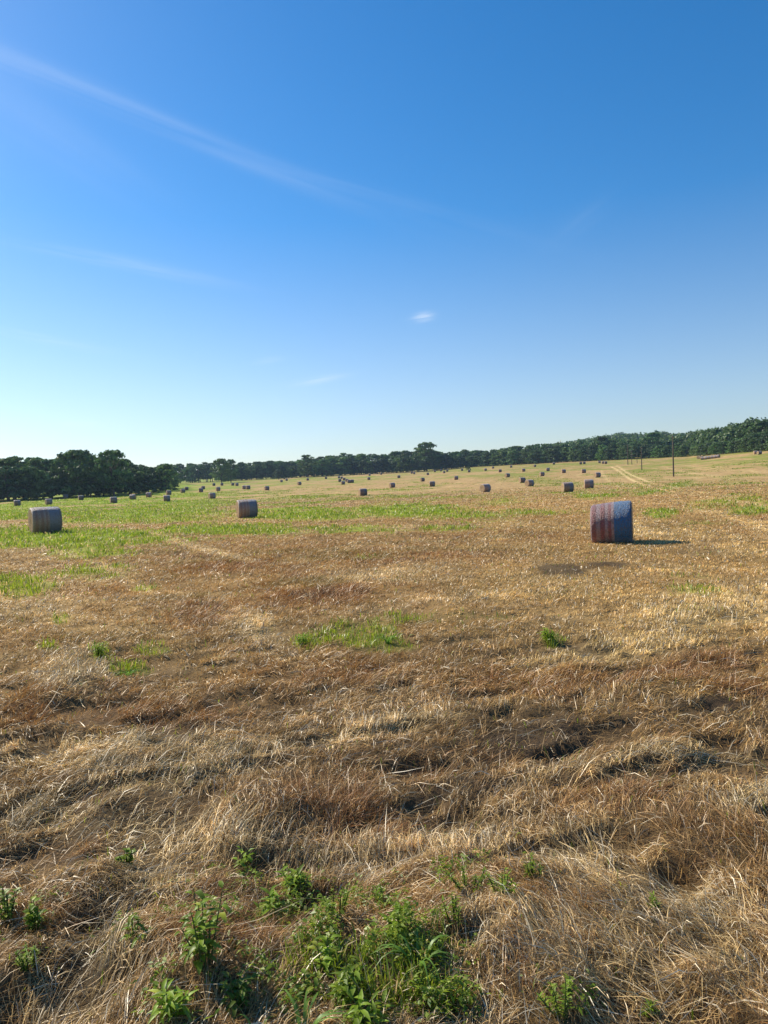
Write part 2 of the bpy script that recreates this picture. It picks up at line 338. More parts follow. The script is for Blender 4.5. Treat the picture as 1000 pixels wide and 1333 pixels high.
# ------------------------------------------------------------------ the ground sheet
def ground():
    az = np.concatenate([np.radians(np.linspace(-180, -50, 40)[:-1]), np.radians(np.linspace(-50, 50, 620)), np.radians(np.linspace(50, 180, 40)[1:])])
    rs = np.concatenate([[.3, .8, 1.2], np.exp(np.linspace(math.log(1.6), math.log(700), 620)), [800, 950, 1150, 1400, 1800, 2500, 4000, 6500]])
    A, Rr = np.meshgrid(az, rs); x = Rr*np.sin(A); y = Rr*np.cos(A); z = G(x, y)
    shp = x.shape; xf, yf = x.ravel(), y.ravel()
    u, v, r, green, pale, rust, dark, ln, n1, n2, n3 = cover(xf, yf)
    near = sst(16, 5, r)[:, None]*.92     # thick cover of blades near by: the sheet there is soil and litter
    base = C_TAN*(1-rust[:, None]*.55)+C_RUST*rust[:, None]*.55
    farc = sst(40, 110, r)[:, None]; base = base*(1-farc)+C_PINK*farc
    base = base*(1-.38*sst(60, 25, r)[:, None])
    base = base + (C_PALE-base)*(np.clip(pale, 0, 1)*.4)[:, None]
    gcol = C_GREEN*(.85+.5*(n1[:, None]))
    gf = (sst(60, 160, r)*sst(200, 330, u))[:, None]; gf = gf*(.55+.3*sst(450, 650, u)[:, None]); gcol = gcol*(1-gf)+C_OLIVE*gf
    gg = green[:, None]*(1-.55*sst(45, 20, r)[:, None]); base = base*(1-gg) + gcol*gg
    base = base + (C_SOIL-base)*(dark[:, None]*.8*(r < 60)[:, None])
    base = base + (C_PALE*.95-base)*ln[:, None]
    soil = C_SOIL*1.3 + base*.10
    c = base*(1-near)+soil*near
    nA = len(az); idx = np.arange(len(rs)*nA).reshape(len(rs), nA)
    F = np.stack([idx[:-1, :-1], idx[:-1, 1:], idx[1:, 1:], idx[1:, :-1]], -1).reshape(-1, 4)[:, ::-1]
    V = np.stack([x, y, z], -1).reshape(-1, 3)
    # close the middle
    V = np.vstack([V, [[0, 0, float(G(0.01, .3))]]]); c = np.vstack([c, c[:1]])
    F3 = np.array([[len(V)-1, i+1, i] for i in range(nA-1)])
    o = link('ground', mesh_np('ground', V, F, F3, c, M_GROUND, True)); tag(o, kind='structure')
ground()

# ------------------------------------------------------------------ blades: laid straw, stubble, green grass
def blades(P, d, L, w, h1, h2, twist, col, name, mat, label, cat, segdrape=1.0):
    """P base xy (N,2), d unit direction xy, L horizontal reach, heights above ground at middle and tip"""
    n = len(P)
    mid = P + d*(L*.5)[:, None]; tip = P + d*L[:, None]
    zb = G(P[:, 0], P[:, 1])-.01; zm = G(mid[:, 0], mid[:, 1])+h1; zt = G(tip[:, 0], tip[:, 1])+h2
    side = np.stack([-d[:, 1]*np.cos(twist), d[:, 0]*np.cos(twist), np.sin(twist)], -1)*(w*.5)[:, None]
    b = np.column_stack([P, zb]); mm = np.column_stack([mid, zm]); tt = np.column_stack([tip, zt])
    V = np.empty((n, 5, 3), np.float32)
    V[:, 0] = b-side; V[:, 1] = b+side; V[:, 2] = mm+side*.9; V[:, 3] = mm-side*.9; V[:, 4] = tt
    k = np.arange(n, dtype=np.int64)[:, None]*5
    F4 = k+np.array([[0, 1, 2, 3]]); F3 = k+np.array([[3, 2, 4]])
    me = mesh_np(name, V.reshape(-1, 3), F4, F3, np.repeat(col, 5, 0), mat)
    o = link(name, me); tag(o, label, cat, kind='stuff'); return o

def scatter(n, rmin, rmax, amax=38, pw=0.0):
    """log-uniform in distance"""
    t = rng.random(n); r = rmin*(rmax/rmin)**(t**(1+pw)); a = np.radians(rng.uniform(-amax, amax, n))
    return np.column_stack([r*np.sin(a), r*np.cos(a)]), r

def flow(x, y, u, v):
    """angle (from +x, ccw) along which the straw was combed"""
    a = .15 + (fbm(x/1.1, y/.8, 61, 2)-.5)*2.6 + (fbm(x/4.5, y/4.5, 64, 2)-.5)*1.8
    k = sst(560, 720, u)*sst(1060, 1120, v)
    a = a*(1-k) + k*(2.25+(fbm(x/.6, y/.6, 66, 2)-.5)*1.3)
    k = np.exp(-(((u-250)/140)**2+((v-1030)/40)**2)); a = a*(1-k)+k*.95
    k = np.exp(-(((u-520)/180)**2+((v-1120)/30)**2)); a = a*(1-k)+k*1.9
    k = np.exp(-(((u-790)/130)**2+((v-845)/26)**2)); a = a*(1-k)+k*.5
    k = sst(620, 760, u)*sst(900, 840, v)*.8; a = a*(1-k)+k*(.55+(fbm(x/.9, y/.9, 68, 2)-.5)*.9)
    k = np.exp(-(((u-90)/60)**2+((v-880)/40)**2)); a = a*(1-k)+k*(1.6+(u-90)/70)
    return a

def tuft(x, y, r, s=0, size=.17):
    sc = size*np.clip(2.0**np.floor(np.log2(r/6)+rng.random(len(r))-.2), .7, 8)
    wx = x/sc + .9*(fbm(x/sc*.9, y/sc*.9, 301+s, 2)-.5)*2; wy = y/(sc*.7) + .9*(fbm(x/sc*.9+9, y/sc*.9, 302+s, 2)-.5)*2
    ix = np.floor(wx); iy = np.floor(wy)
    return _h(ix, iy, 303+s), _h(ix, iy, 304+s), _h(ix, iy, 305+s)
def straw(n, rmin, rmax, name, label):
    P, r = scatter(n, rmin, rmax)
    u, v, r, green, pale, rust, dark, ln, n1, n2, n3 = cover(P[:, 0], P[:, 1])
    clump = fbm(P[:, 0]/.16, P[:, 1]/.16, 71, 2)
    prob = (.30+.75*pale)*(1-.85*green)*(1-.93*dark)*np.clip(.35+1.7*(clump-.25), .1, 1) + ln*.5
    prob = prob*(1-.8*hollow(P[:, 0], P[:, 1])*sst(22, 12, r))
    k = rng.random(n) < prob
    P, r, u, v, pale, rust, dark, green, clump, n1, ln = P[k], r[k], u[k], v[k], pale[k], rust[k], dark[k], green[k], clump[k], n1[k], ln[k]; n = len(P)
    a = flow(P[:, 0], P[:, 1], u, v) + rng.normal(0, .38, n) + np.where(rng.random(n) < .38, rng.uniform(-1.6, 1.6, n), 0) + np.where(rng.random(n) < .12, math.pi, 0)
    q1, q2, q3 = tuft(P[:, 0], P[:, 1], r); a = a+(q1-.5)*2.2*(1-.75*pale)
    d = np.column_stack([np.cos(a), np.sin(a)])
    L = (.05+.30*rng.random(n)**1.6)*(.7+.5*q3)*np.interp(r, [3, 7, 12, 40], [1.05, .9, .58, .6])*np.clip((r/30)**.35, .8, 1.5)
    w = np.maximum(rng.uniform(.0016, .0042, n), r*.00066*rng.uniform(.6, 1.5, n))
    lift = np.abs(rng.normal(0, .013, n))*(.5+.9*pale+.8*q3)
    h2 = lift*rng.uniform(-.2, 2.6, n)+.005; h1 = .010+h2*.55+lift*.35+.05*np.maximum(clump-.45, 0)
    t = np.clip(pale*1.35-.26+ln*1.2+(q2-.5)*.5+rng.normal(0, .2, n), 0, 1)[:, None]
    c = C_TAN*(1-t)+C_PALE*t
    rr = (np.clip(rust-.3, 0, 1)*.7*(rng.random(n) < .75))[:, None]; c = c*(1-rr)+C_RUST*1.25*rr
    fp = sst(20, 60, r)[:, None]; c = c*(1-fp*.5)+C_PINK*1.05*fp*.5
    c = c*(1+ sst(520, 700, u)[:, None]*sst(1000, 850, v)[:, None]*np.array([.10, .06, -.12]))
    big = rng.random(n) < .05+.05*pale; c[big] = np.array([.86, .72, .48]); w[big] *= 1.25; L[big] *= 1.25; h1[big] += .012; h2[big] += .02  # scattered larger straws, near-white colour painting in crisp highlights
    tone = .62+.75*fbm(P[:, 0]/.4, P[:, 1]/.3, 75, 2)
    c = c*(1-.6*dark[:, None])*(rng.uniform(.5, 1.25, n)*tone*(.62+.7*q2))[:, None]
    blades(P, d, L, w, h1, h2, rng.uniform(-1.0, 1.0, n), c, name, M_STRAW, label, 'straw')

def stubble(n, rmin, rmax, name, label):
    P, r = scatter(n, rmin, rmax)
    u, v, r, green, pale, rust, dark, ln, n1, n2, n3 = cover(P[:, 0], P[:, 1])
    clump = fbm(P[:, 0]/.13, P[:, 1]/.13, 81, 2)
    prob = (.14+.14*sst(6, 12, r)+1.0*rust)*(1-.7*green)*(1-.93*dark)*(1-.8*pale)*np.clip((clump-.30)*2.6, .05, 1)*(1-ln)
    prob = prob*(1-.75*hollow(P[:, 0], P[:, 1])*sst(22, 12, r))
    k = rng.random(n) < prob
    P, r, u, v, pale, rust, clump = P[k], r[k], u[k], v[k], pale[k], rust[k], clump[k]; n = len(P)
    q1, q2, q3 = tuft(P[:, 0], P[:, 1], r, 7, .14)
    a = flow(P[:, 0], P[:, 1], u, v)+rng.normal(0, .7, n)+(q1-.5)*2.5
    d = np.column_stack([np.cos(a), np.sin(a)])
    H = rng.uniform(.03, .13, n)*(.6+.7*rust)*np.clip((r/40)**.3, .85, 1.3)*np.clip(.5+clump, .6, 1.3)
    H = H*(.6+.7*q3); lean = np.abs(rng.normal(1.1, .7, n)); L = H*lean*1.3
    w = np.maximum(rng.uniform(.0012, .003, n), r*.00060*rng.uniform(.6, 1.4, n))
    t = np.clip(rust*.9+rng.normal(.1, .3, n), 0, 1)[:, None]
    c = (C_TAN*1.1)*(1-t)+C_RUST*t; ol = (sst(.50, .66, fbm(P[:, 0]/2.2, P[:, 1]/1.7, 88, 3))*.65*sst(7, 13, r))[:, None]; c = c*(1-ol)+np.array([.27, .235, .06])*ol; gold = (rng.random(n) < .14)[:, None]; c = np.where(gold, np.array([.55, .38, .17]), c)
    c = c*(rng.uniform(.6, 1.2, n)*(.65+.6*q2))[:, None]
    blades(P, d, L, w, H*.6, H, rng.uniform(-1.2, 1.2, n), c, name, M_STRAW, label, 'stubble')

def green(n, rmin, rmax, name, label):
    P, r = scatter(n, rmin, rmax)
    u, v, r, gr, pale, rust, dark, ln, n1, n2, n3 = cover(P[:, 0], P[:, 1])
    sg = .25*np.clip(2.0**np.floor(np.log2(r/8)+rng.random(n)-.2), 1, 6); clump = fbm(P[:, 0]/sg, P[:, 1]/sg, 91, 2)
    prob = gr**1.3*np.clip((clump-.40)*4.2, .03, .9)*(1-ln)*np.where(v > 1050, .5, 1) + .006
    k = rng.random(n) < prob
    P, r, u, v, clump, n1, gr = P[k], r[k], u[k], v[k], clump[k], n1[k], gr[k]; n = len(P)
    a = rng.uniform(0, 2*math.pi, n); d = np.column_stack([np.cos(a), np.sin(a)])
    H = rng.uniform(.05, .15, n)*np.clip(.5+clump, .6, 1.4)*np.clip((r/14)**.25, .8, 1.45)*(.6+.4*np.clip(gr*1.5, 0, 1)); L = H*np.abs(rng.normal(.5, .35, n))
    w = np.maximum(rng.uniform(.004, .009, n), r*.0011*rng.uniform(.6, 1.4, n))
    t = rng.random(n)[:, None]
    c = np.array([.18, .27, .015])*(1-t)+np.array([.36, .41, .03])*t
    gf = (sst(60, 150, r)*sst(200, 330, u))[:, None]; c = c*(1-gf*.5)+C_OLIVE*1.1*gf*.5
    c = np.where((rng.random(n) < .12)[:, None], C_PALE*.8, c)*rng.uniform(.75, 1.2, n)[:, None]
    blades(P, d, L, w, H*.7, H*rng.uniform(.7, 1.05, n), rng.uniform(-1.2, 1.2, n), c, name, M_BLADE, label, 'grass')

straw(1500000, 1.9, 150, 'laid_straw', 'pale dry straw lying flat and combed over the mown field')
stubble(1100000, 1.9, 120, 'dry_stubble', 'short rust brown stubble standing in the mown field')
green(800000, 1.9, 260, 'green_grass', 'fresh green grass growing back in patches across the field')

def leafy(n):
    P, r = scatter(n, 1.9, 9)
    u, v, r, gr, pale, rust, dark, ln, n1, n2, n3 = cover(P[:, 0], P[:, 1])
    spots = [(430, 1275, 110, 40, 0, 1), (545, 1255, 70, 45, 0, .8), (370, 1165, 70, 40, 0, .75), (330, 1120, 50, 14, 0, .6), (610, 1160, 90, 22, 0, .4), (300, 1200, 80, 45, 0, .55),
             (500, 1330, 150, 22, 0, .8), (735, 1315, 36, 26, 0, .6), (220, 1320, 60, 26, 0, .6), (45, 1200, 40, 30, 0, .5), (470, 1190, 60, 22, 0, .5), (150, 1215, 30, 22, 0, .4)]
    m_ = blob(u, v, spots); cl = fbm(P[:, 0]/.12, P[:, 1]/.12, 401, 3)
    k = rng.random(n) < m_*np.clip((cl-.53)*4, 0, .55); P, cl, m_ = P[k], cl[k], m_[k]; n = len(P)
    top = .03+.17*np.clip(cl-.48, 0, 1)*2*(.5+m_)
    z = G(P[:, 0], P[:, 1])+top*rng.random(n)**.7
    a = rng.uniform(0, 6.283, n); el = rng.uniform(-.3, .8, n); L = rng.uniform(.012, .042, n); W = L*rng.uniform(.22, .45, n)
    d = np.column_stack([np.cos(a)*np.cos(el), np.sin(a)*np.cos(el), np.sin(el)]); sd_ = np.column_stack([-np.sin(a), np.cos(a), rng.uniform(-.6, .6, n)])
    b = np.column_stack([P, z]); md = b+d*(L*.5)[:, None]; tp = b+d*L[:, None]-np.column_stack([0*L, 0*L, L*.25])
    V = np.stack([b, md+sd_*W[:, None]*.5, tp, md-sd_*W[:, None]*.5], 1).reshape(-1, 3); t = rng.random(n)[:, None]
    c = (np.array([.13, .23, .018])*(1-t)+np.array([.32, .40, .035])*t)*rng.uniform(.7, 1.25, n)[:, None]
    o = link('leafy_ground_cover', mesh_np('leafy_ground_cover', V, np.arange(4*n).reshape(-1, 4), None, np.repeat(c, 4, 0), M_LEAF))
    tag(o, 'tangle of small green leaves growing through the straw at the bottom', 'ground cover', kind='stuff')
leafy(900000)

# ------------------------------------------------------------------ hay bales
def mat_wrap(name, fade):
    mt, nt, N, L, out = newmat(name)
    tc = N.new('ShaderNodeTexCoord'); sx = N.new('ShaderNodeSeparateXYZ'); L.new(tc.outputs['Object'], sx.inputs[0])
    mr = N.new('ShaderNodeMapRange'); mr.inputs[1].default_value = -.74; mr.inputs[2].default_value = .74; L.new(sx.outputs[0], mr.inputs[0])
    cr_ = N.new('ShaderNodeValToRGB'); cr_.color_ramp.interpolation = 'LINEAR'
    red = (.25, .065, .07); wht = (.34, .22, .22); blu = (.01, .12, .28); dbl = (.02, .03, .06); hay = (.24, .165, .11)
    st = [(0, wht), (.07, wht), (.10, red), (.17, red), (.20, wht), (.26, wht), (.29, red), (.36, red), (.39, wht), (.43, wht), (.46, red), (.50, red), (.52, wht), (.56, wht), (.58, blu), (.90, blu), (.93, dbl), (1, dbl)]
    els = cr_.color_ramp.elements
    while len(els) > 1: els.remove(els[-1])
    for i, (p, c) in enumerate(st):
        c = tuple(c[j]*(1-fade)+hay[j]*fade for j in range(3))
        e = els[0] if i == 0 else els.new(p)
        e.position = p; e.color = (*c, 1)
    L.new(mr.outputs[0], cr_.inputs[0])
    mp = N.new('ShaderNodeMapping'); mp.inputs['Scale'].default_value = (26, 2.2, 2.2); L.new(tc.outputs['Object'], mp.inputs[0])
    n = N.new('ShaderNodeTexNoise'); n.inputs['Scale'].default_value = 1.6; n.inputs['Detail'].default_value = 8; n.inputs['Roughness'].default_value = .75; L.new(mp.outputs[0], n.inputs['Vector'])
    n2 = N.new('ShaderNodeTexNoise'); n2.inputs['Scale'].default_value = 22; n2.inputs['Detail'].default_value = 6; L.new(tc.outputs['Object'], n2.inputs['Vector'])
    ad = N.new('ShaderNodeMath'); ad.operation = 'ADD'; L.new(n.outputs[0], ad.inputs[0]); L.new(n2.outputs[0], ad.inputs[1])
    m2 = N.new('ShaderNodeMapRange'); m2.inputs[1].default_value = .92; m2.inputs[2].default_value = 1.22; m2.inputs[4].default_value = .75; L.new(ad.outputs[0], m2.inputs[0])
    mx = N.new('ShaderNodeMix'); mx.data_type = 'RGBA'; L.new(m2.outputs[0], mx.inputs['Factor']); L.new(cr_.outputs[0], mx.inputs['A']); mx.inputs['B'].default_value = (.10, .065, .04, 1)
    bs = N.new('ShaderNodeBsdfPrincipled'); bs.inputs['Roughness'].default_value = .5; bs.inputs['Specular IOR Level'].default_value = .5
    bs.inputs['Sheen Weight'].default_value = .55; bs.inputs['Sheen Roughness'].default_value = .35
    oi = N.new('ShaderNodeObjectInfo'); hv = N.new('ShaderNodeHueSaturation'); mo = N.new('ShaderNodeMapRange'); mo.inputs[3].default_value = .7+.3*(fade == 0); mo.inputs[4].default_value = 1.5-.5*(fade == 0)
    L.new(oi.outputs['Random'], mo.inputs[0]); L.new(mo.outputs[0], hv.inputs['Value']); L.new(mx.outputs['Result'], hv.inputs['Color'])
    L.new(hv.outputs[0], bs.inputs['Base Color'])
    bp = N.new('ShaderNodeBump'); bp.inputs['Strength'].default_value = 1.0; bp.inputs['Distance'].default_value = .04; L.new(ad.outputs[0], bp.inputs['Height']); L.new(bp.outputs[0], bs.inputs['Normal'])
    L.new(bs.outputs[0], out.inputs[0]); return mt
M_WRAP = mat_wrap('striped_net_wrap', .0); M_WRAP2 = mat_wrap('faded_net_wrap', .62)
M_HAY = mat_plain('hay_end', (.33, .225, .125), .95, 16, .5)
M_STRAND = mat_attr('hay_strand', .2, .04)

def make_bale(wrapmat, rl=.745, rr_=.745, hl=.72, strands=True, seed=1):
    rg = np.random.default_rng(seed)
    root = empty('round_bale', (0, 0, 0))
    nseg = 72; xs = np.array([-hl, -hl+.012, -hl+.05] + list(np.linspace(-hl+.13, hl-.13, 22)) + [hl-.05, hl-.012, hl])
    sh = np.array([.86, .925, .965]+list(1.0-.022*np.abs(np.linspace(-1, 1, 22))**2.5)+[.965, .925, .86])
    A = np.linspace(0, 2*math.pi, nseg, endpoint=False)
    def zc(x): return rl+(rr_-rl)*(x+hl)/(2*hl)
    V = []
    for i, x in enumerate(xs):
        rad = zc(x)*sh[i]
        ring = rad*(1 + .006*np.sin(A*3+1) + .010*(vn(np.full(nseg, x*9.0+20), A*2.0+3, seed)-.5) + .012*(vn(np.full(nseg, x*16.0+50), A*0+.5, seed+5)-.5))
        yy = ring*np.sin(A); zz = -ring*np.cos(A)
        zz = np.maximum(zz, -zc(x)*.955)            # settled flat where it rests
        V.append(np.column_stack([np.full(nseg, x), yy*1.012, zz+zc(x)*.955]))
    V = np.concatenate(V); nr = len(xs); idx = np.arange(nr*nseg).reshape(nr, nseg)
    nx = np.roll(idx, -1, 1)
    F = np.stack([idx[:-1], nx[:-1], nx[1:], idx[1:]], -1).reshape(-1, 4)
    w = link('net_wrap', mesh_np('net_wrap', V, F, None, None, wrapmat, True), root)
    if strands:
        n = 1500; a = rg.random(n)*6.283; x = rg.uniform(-hl+.05, hl-.05, n); rad = (rl+(rr_-rl)*(x+hl)/(2*hl))*.985
        b = np.column_stack([x, rad*np.sin(a)*1.012, np.maximum(-rad*np.cos(a), -rad*.955)+zc(x)*.955]); L_ = rg.uniform(.02, .075, n)
        dr = np.column_stack([rg.normal(0, .7, n), np.sin(a)*.5+np.cos(a)*rg.normal(0, .8, n), -np.cos(a)*.5+np.sin(a)*rg.normal(0, .8, n)])
        tip = b+dr*L_[:, None]; tip[:, 2] = np.maximum(tip[:, 2], .01); sd_ = np.cross(dr, rg.normal(size=(n, 3))); sd_ = sd_/np.linalg.norm(sd_, axis=1)[:, None]*.003
        c = np.array([.40, .27, .15])*rg.uniform(.4, 1.2, n)[:, None]
        link('loose_hay', mesh_np('loose_hay', np.stack([b-sd_, b+sd_, tip], 1).reshape(-1, 3), None, np.arange(3*n).reshape(-1, 3), np.repeat(c, 3, 0), M_STRAND), w)
    for s, x in ((-1, -hl), (1, hl)):
        ro = zc(x)*.86; rings = [0, .12, .25, .4, .55, .7, .85, 1.0]; VV = []
        for k, q in enumerate(rings):
            rad = q*ro; dep = .012*math.cos(k*2.4) - .02*(q < .2) if k < 7 else 0
            VV.append(np.column_stack([np.full(nseg, x+s*dep)+.012*(rg.random(nseg)-.5)*(k < 7), rad*np.sin(A)*1.012, np.maximum(-rad*np.cos(A), -zc(x)*.955)+zc(x)*.955]))
        VV = np.concatenate(VV); ii = np.arange(len(rings)*nseg).reshape(len(rings), nseg); nn = np.roll(ii, -1, 1)
        FF = np.stack([ii[:-1], nn[:-1], nn[1:], ii[1:]], -1).reshape(-1, 4)[:, ::s]
        e = link('bale_end', mesh_np('bale_end', VV, FF, None, None, M_HAY, True), root)
        if strands:
            n = 900; q = np.sqrt(rg.random(n))*ro; a = rg.random(n)*6.283; L_ = rg.uniform(.04, .14, n)
            b = np.column_stack([np.full(n, x), q*np.sin(a), q*np.cos(a)+zc(x)*.955])
            ta = a+rg.normal(1.57, .6, n); dr = np.column_stack([s*rg.uniform(.1, .45, n), np.sin(ta), np.cos(ta)])
            tip = b+dr*L_[:, None]; tip[:, 2] = np.maximum(tip[:, 2], .02); sd_ = np.column_stack([np.zeros(n), np.cos(ta), -np.sin(ta)])*.004
            V3 = np.stack([b-sd_, b+sd_, tip], 1).reshape(-1, 3); F3 = np.arange(3*n).reshape(-1, 3)
            c = (np.array([.46, .33, .19])*rg.uniform(.5, 1.3, n)[:, None])
            link('loose_hay', mesh_np('loose_hay', V3, None, F3, np.repeat(c, 3, 0), M_STRAND), e)
    return root

def place_bale(b, u, v, yaw, label, group='round bales lying over the mown field', s=1.0):
    x, y, z = ground_at(u, v); az = math.atan2(x, y)
    dd = .35*s; x += math.sin(az)*dd; y += math.cos(az)*dd
    b.location = (x, y, float(G(x, y))-.03); b.rotation_euler = (0, 0, R(yaw)-az*0); b.scale = (s, s, s)
    tag(b, label, 'hay bale', group)
main_bale = make_bale(M_WRAP, .665, .735, .655, True, 3)
place_bale(main_bale, 797, 707, -20, 'large round bale in red white and blue striped net wrap, nearest on the right')
bl = make_bale(M_WRAP2, .75, .74, .74, True, 5)
place_bale(bl, 60, 694, 36, 'large dark wrapped bale with pale top in bright green grass, nearest on the left', s=1.19)
b3 = copy_tree(bl); place_bale(b3, 322, 674, 21, 'dark wrapped bale with upright sides alone in green grass left of middle', s=1.05)
proto = make_bale(M_WRAP2, .745, .75, .72, False, 9)
# u, base v, angle by which the left end is turned to the viewer, label
BALES = [
 (22.8, 658.6, 5, 'small bale at the left edge of the field, before the dark trees'),
 (63.6, 656.8, 18, 'small bale right above and behind the large left bale'),
 (85.8, 649.4, 10, 'tiny bale in the shade line of the dark trees, above the large left bale'),
 (105.6, 651, 8, 'small bale just right of the tiny one in the shade line at the left'),
 (148, 655, 12, 'square looking bale alone on bright green grass right of the large left bale'),
 (155.4, 642.2, 0, 'tiny pale topped bale right against the dark left wood'),
 (173.2, 650.4, -20, 'small bale tilted to the right, on green grass left of two standing in a column'),
 (194, 647.2, -15, 'small bale between the tilted bale and the column of two, on green grass'),
 (200.8, 640.3, 5, 'tiny dark bale at the end of the left wood shadow'),
 (219.8, 644.2, 20, 'smaller upper one of two bales standing in a column on the green left field'),
 (217.4, 652.8, 3, 'larger lower one of two bales standing in a column on the green left field'),
 (238, 641.6, 25, 'nearer one of two overlapping bales right of the column of two'),
 (243, 638.2, 10, 'farther one of two overlapping bales right of the column of two'),
 (261.8, 640.6, 5, 'nearer one of a close pair of bales straight above the dark bale on green grass'),
 (264.4, 637, 20, 'farther one of a close pair of bales left of the lone round tree'),
 (276.2, 649.2, 20, 'dark square bale below the lone round tree, on the border of green and brown'),
 (284, 639, 15, 'small bale just below and left of the lone round tree'),
 (278.6, 632.4, 5, 'tiny bale in the pale far meadow, left one of two beside the lone round tree'),
 (289, 632.2, 5, 'tiny bale in the pale far meadow, closest to the lone round tree on its left'),
 (303, 632.2, 10, 'tiny bale right at the foot of the lone round tree, on its right'),
 (308.4, 632.6, 15, 'tiny bale second to the right of the lone round tree'),
 (318, 636.8, 10, 'left one of two touching bales right of the lone round tree'),
 (323.2, 637, 10, 'right one of two touching bales right of the lone round tree'),
 (347.4, 638.2, 20, 'single small dark bale in the middle distance above the upright sided bale'),
 (366.4, 627.8, 10, 'tiny bale below the low dark round tree in front of the wood'),
 (373.2, 626, 5, 'tiniest bale right beside the low dark round tree'),
 (389.8, 631.4, 30, 'small bale alone between the low dark tree and the tight bale cluster'),
 (400.6, 625.6, 10, 'tiny bale below the tall dense tree at the left of centre'),
 (424.4, 623.6, 5, 'tiny low bale between the tall dense tree and the tight bale cluster'),
 (441.4, 622.8, 5, 'farthest left bale of the tight bale cluster'),
 (445, 623.4, 5, 'farthest right bale at the back of the tight bale cluster'),
 (442.4, 627.4, 10, 'left bale of the tight bale cluster'),
 (448, 625.4, 15, 'middle bale of the tight bale cluster'),
 (451.6, 627.2, 5, 'bale right of the middle in the tight bale cluster'),
 (446.6, 630.8, 15, 'nearest pale topped bale of the tight bale cluster'),
 (454.4, 628.8, 10, 'left one of two joined bales right of the tight bale cluster'),
 (458.4, 628.6, 10, 'right one of two joined bales right of the tight bale cluster'),
 (481.2, 619.4, 5, 'tiny bale straight above another small one left of centre, the upper of the two'),
 (480.2, 624.8, 10, 'small bale straight below a tiny one left of centre, the lower of the two'),
 (496.2, 618, 5, 'tiny single bale at the edge of the wood just left of centre'),
 (472.6, 645.4, 17, 'dark bale with bright pale top and left end, largest one near the centre left'),
 (510.6, 634.8, 25, 'bale with a pale left end, right of the largest centre left bale'),
 (519.2, 622.4, 10, 'small dark bale beyond and right of the bale with the pale left end'),
 (536, 616.6, 5, 'left one of two tiny overlapping bales below the tallest tree'),
 (539.2, 617.4, 5, 'right one of two tiny overlapping bales below the tallest tree'),
 (557, 618.4, 5, 'tiny round bale straight below the tallest tree of the middle wood'),
 (550, 626.8, 28, 'medium far bale with pale left end below the tallest tree'),
 (562.8, 633.4, 6, 'dark purple square bale, the nearest below the tallest tree'),
 (566.2, 614.6, 5, 'tiny bale at the field edge right of the tallest tree, first of three'),
 (574, 613.6, 5, 'tiny bale at the field edge right of the tallest tree, second of three'),
 (582.3, 614.2, 5, 'tiny bale at the field edge right of the tallest tree, third of three'),
 (578, 616, 25, 'tiny pale topped bale just below the three at the field edge'),
 (594, 624.6, 8, 'single dark square bale on tan stubble right of the dark purple one'),
 (601.6, 613, 5, 'tiny bale left of the small dark bush at the field edge'),
 (610.8, 614.9, 5, 'tiny low bale directly below the small dark bush'),
 (631.8, 613, 25, 'tiny bale right of the small dark bush, with one raised corner'),
 (642, 610, 5, 'tiny bale near the wood between two others, right of the dark bush'),
 (651, 614.8, 12, 'small square bale beyond the wide bale, right of the dark bush'),
 (665.4, 608.8, 5, 'tiniest bale against the wood right of the middle'),
 (632, 640.6, 40, 'wide dark bale turned to show its end, alone in the centre right foreground row'),
 (660.6, 621.4, 35, 'small bale with a pale left half, above and right of the wide dark bale'),
 (680, 628.6, 25, 'rear bale of two partly overlapping bales right of centre'),
 (689.4, 633.2, 42, 'front bale of two partly overlapping bales right of centre, showing its end'),
 (681.6, 614, 12, 'small low bale straight above the overlapping two'),
 (696, 608, 40, 'small bale with a pale left half at the green field edge by the wood'),
 (705.6, 619.8, 25, 'bale with a pale left end, up and right of the overlapping two'),
 (713.3, 613.2, 10, 'small square bale behind the pale ended one right of the overlapping two'),
 (721.2, 604.8, 0, 'tiniest bale against the wood in the right half'),
 (733.8, 615.8, 15, 'low wide bale above the large square bale with a lit left end'),
 (759.8, 615.8, 15, 'bale with a raised right corner, above the second large square bale'),
 (739, 640.8, 19, 'large square bale with a brightly lit left end, up and left of the striped bale'),
 (766.6, 635.6, 8, 'second large square bale, straight above the red white and blue one'),
 (777.8, 621.6, 32, 'low bale beside the pale ruts where the farm track begins'),
 (756, 604.6, 5, 'left one of two tiny bales at the wood edge left of the track'),
 (760.7, 604.2, 5, 'right one of two tiny bales at the wood edge left of the track'),
 (780.4, 603, 5, 'tiny bale just left of two joined bales where the track meets the wood'),
 (785, 603.8, 12, 'left one of two joined bales where the track meets the wood'),
 (788.6, 603.9, 12, 'right one of two joined bales where the track meets the wood'),
 (983.6, 591.2, 20, 'dark bale of the two at the far right edge of the field'),
 (988.6, 591.8, 35, 'pale bale of the two at the far right edge of the field'),
]
for i, (u, v, a, lab) in enumerate(BALES):
    b = proto if i == 0 else copy_tree(proto)
    az = math.degrees(math.atan2(u-500, FPX))
    place_bale(b, u, v, a-az, lab, s=.97+.06*random.random())
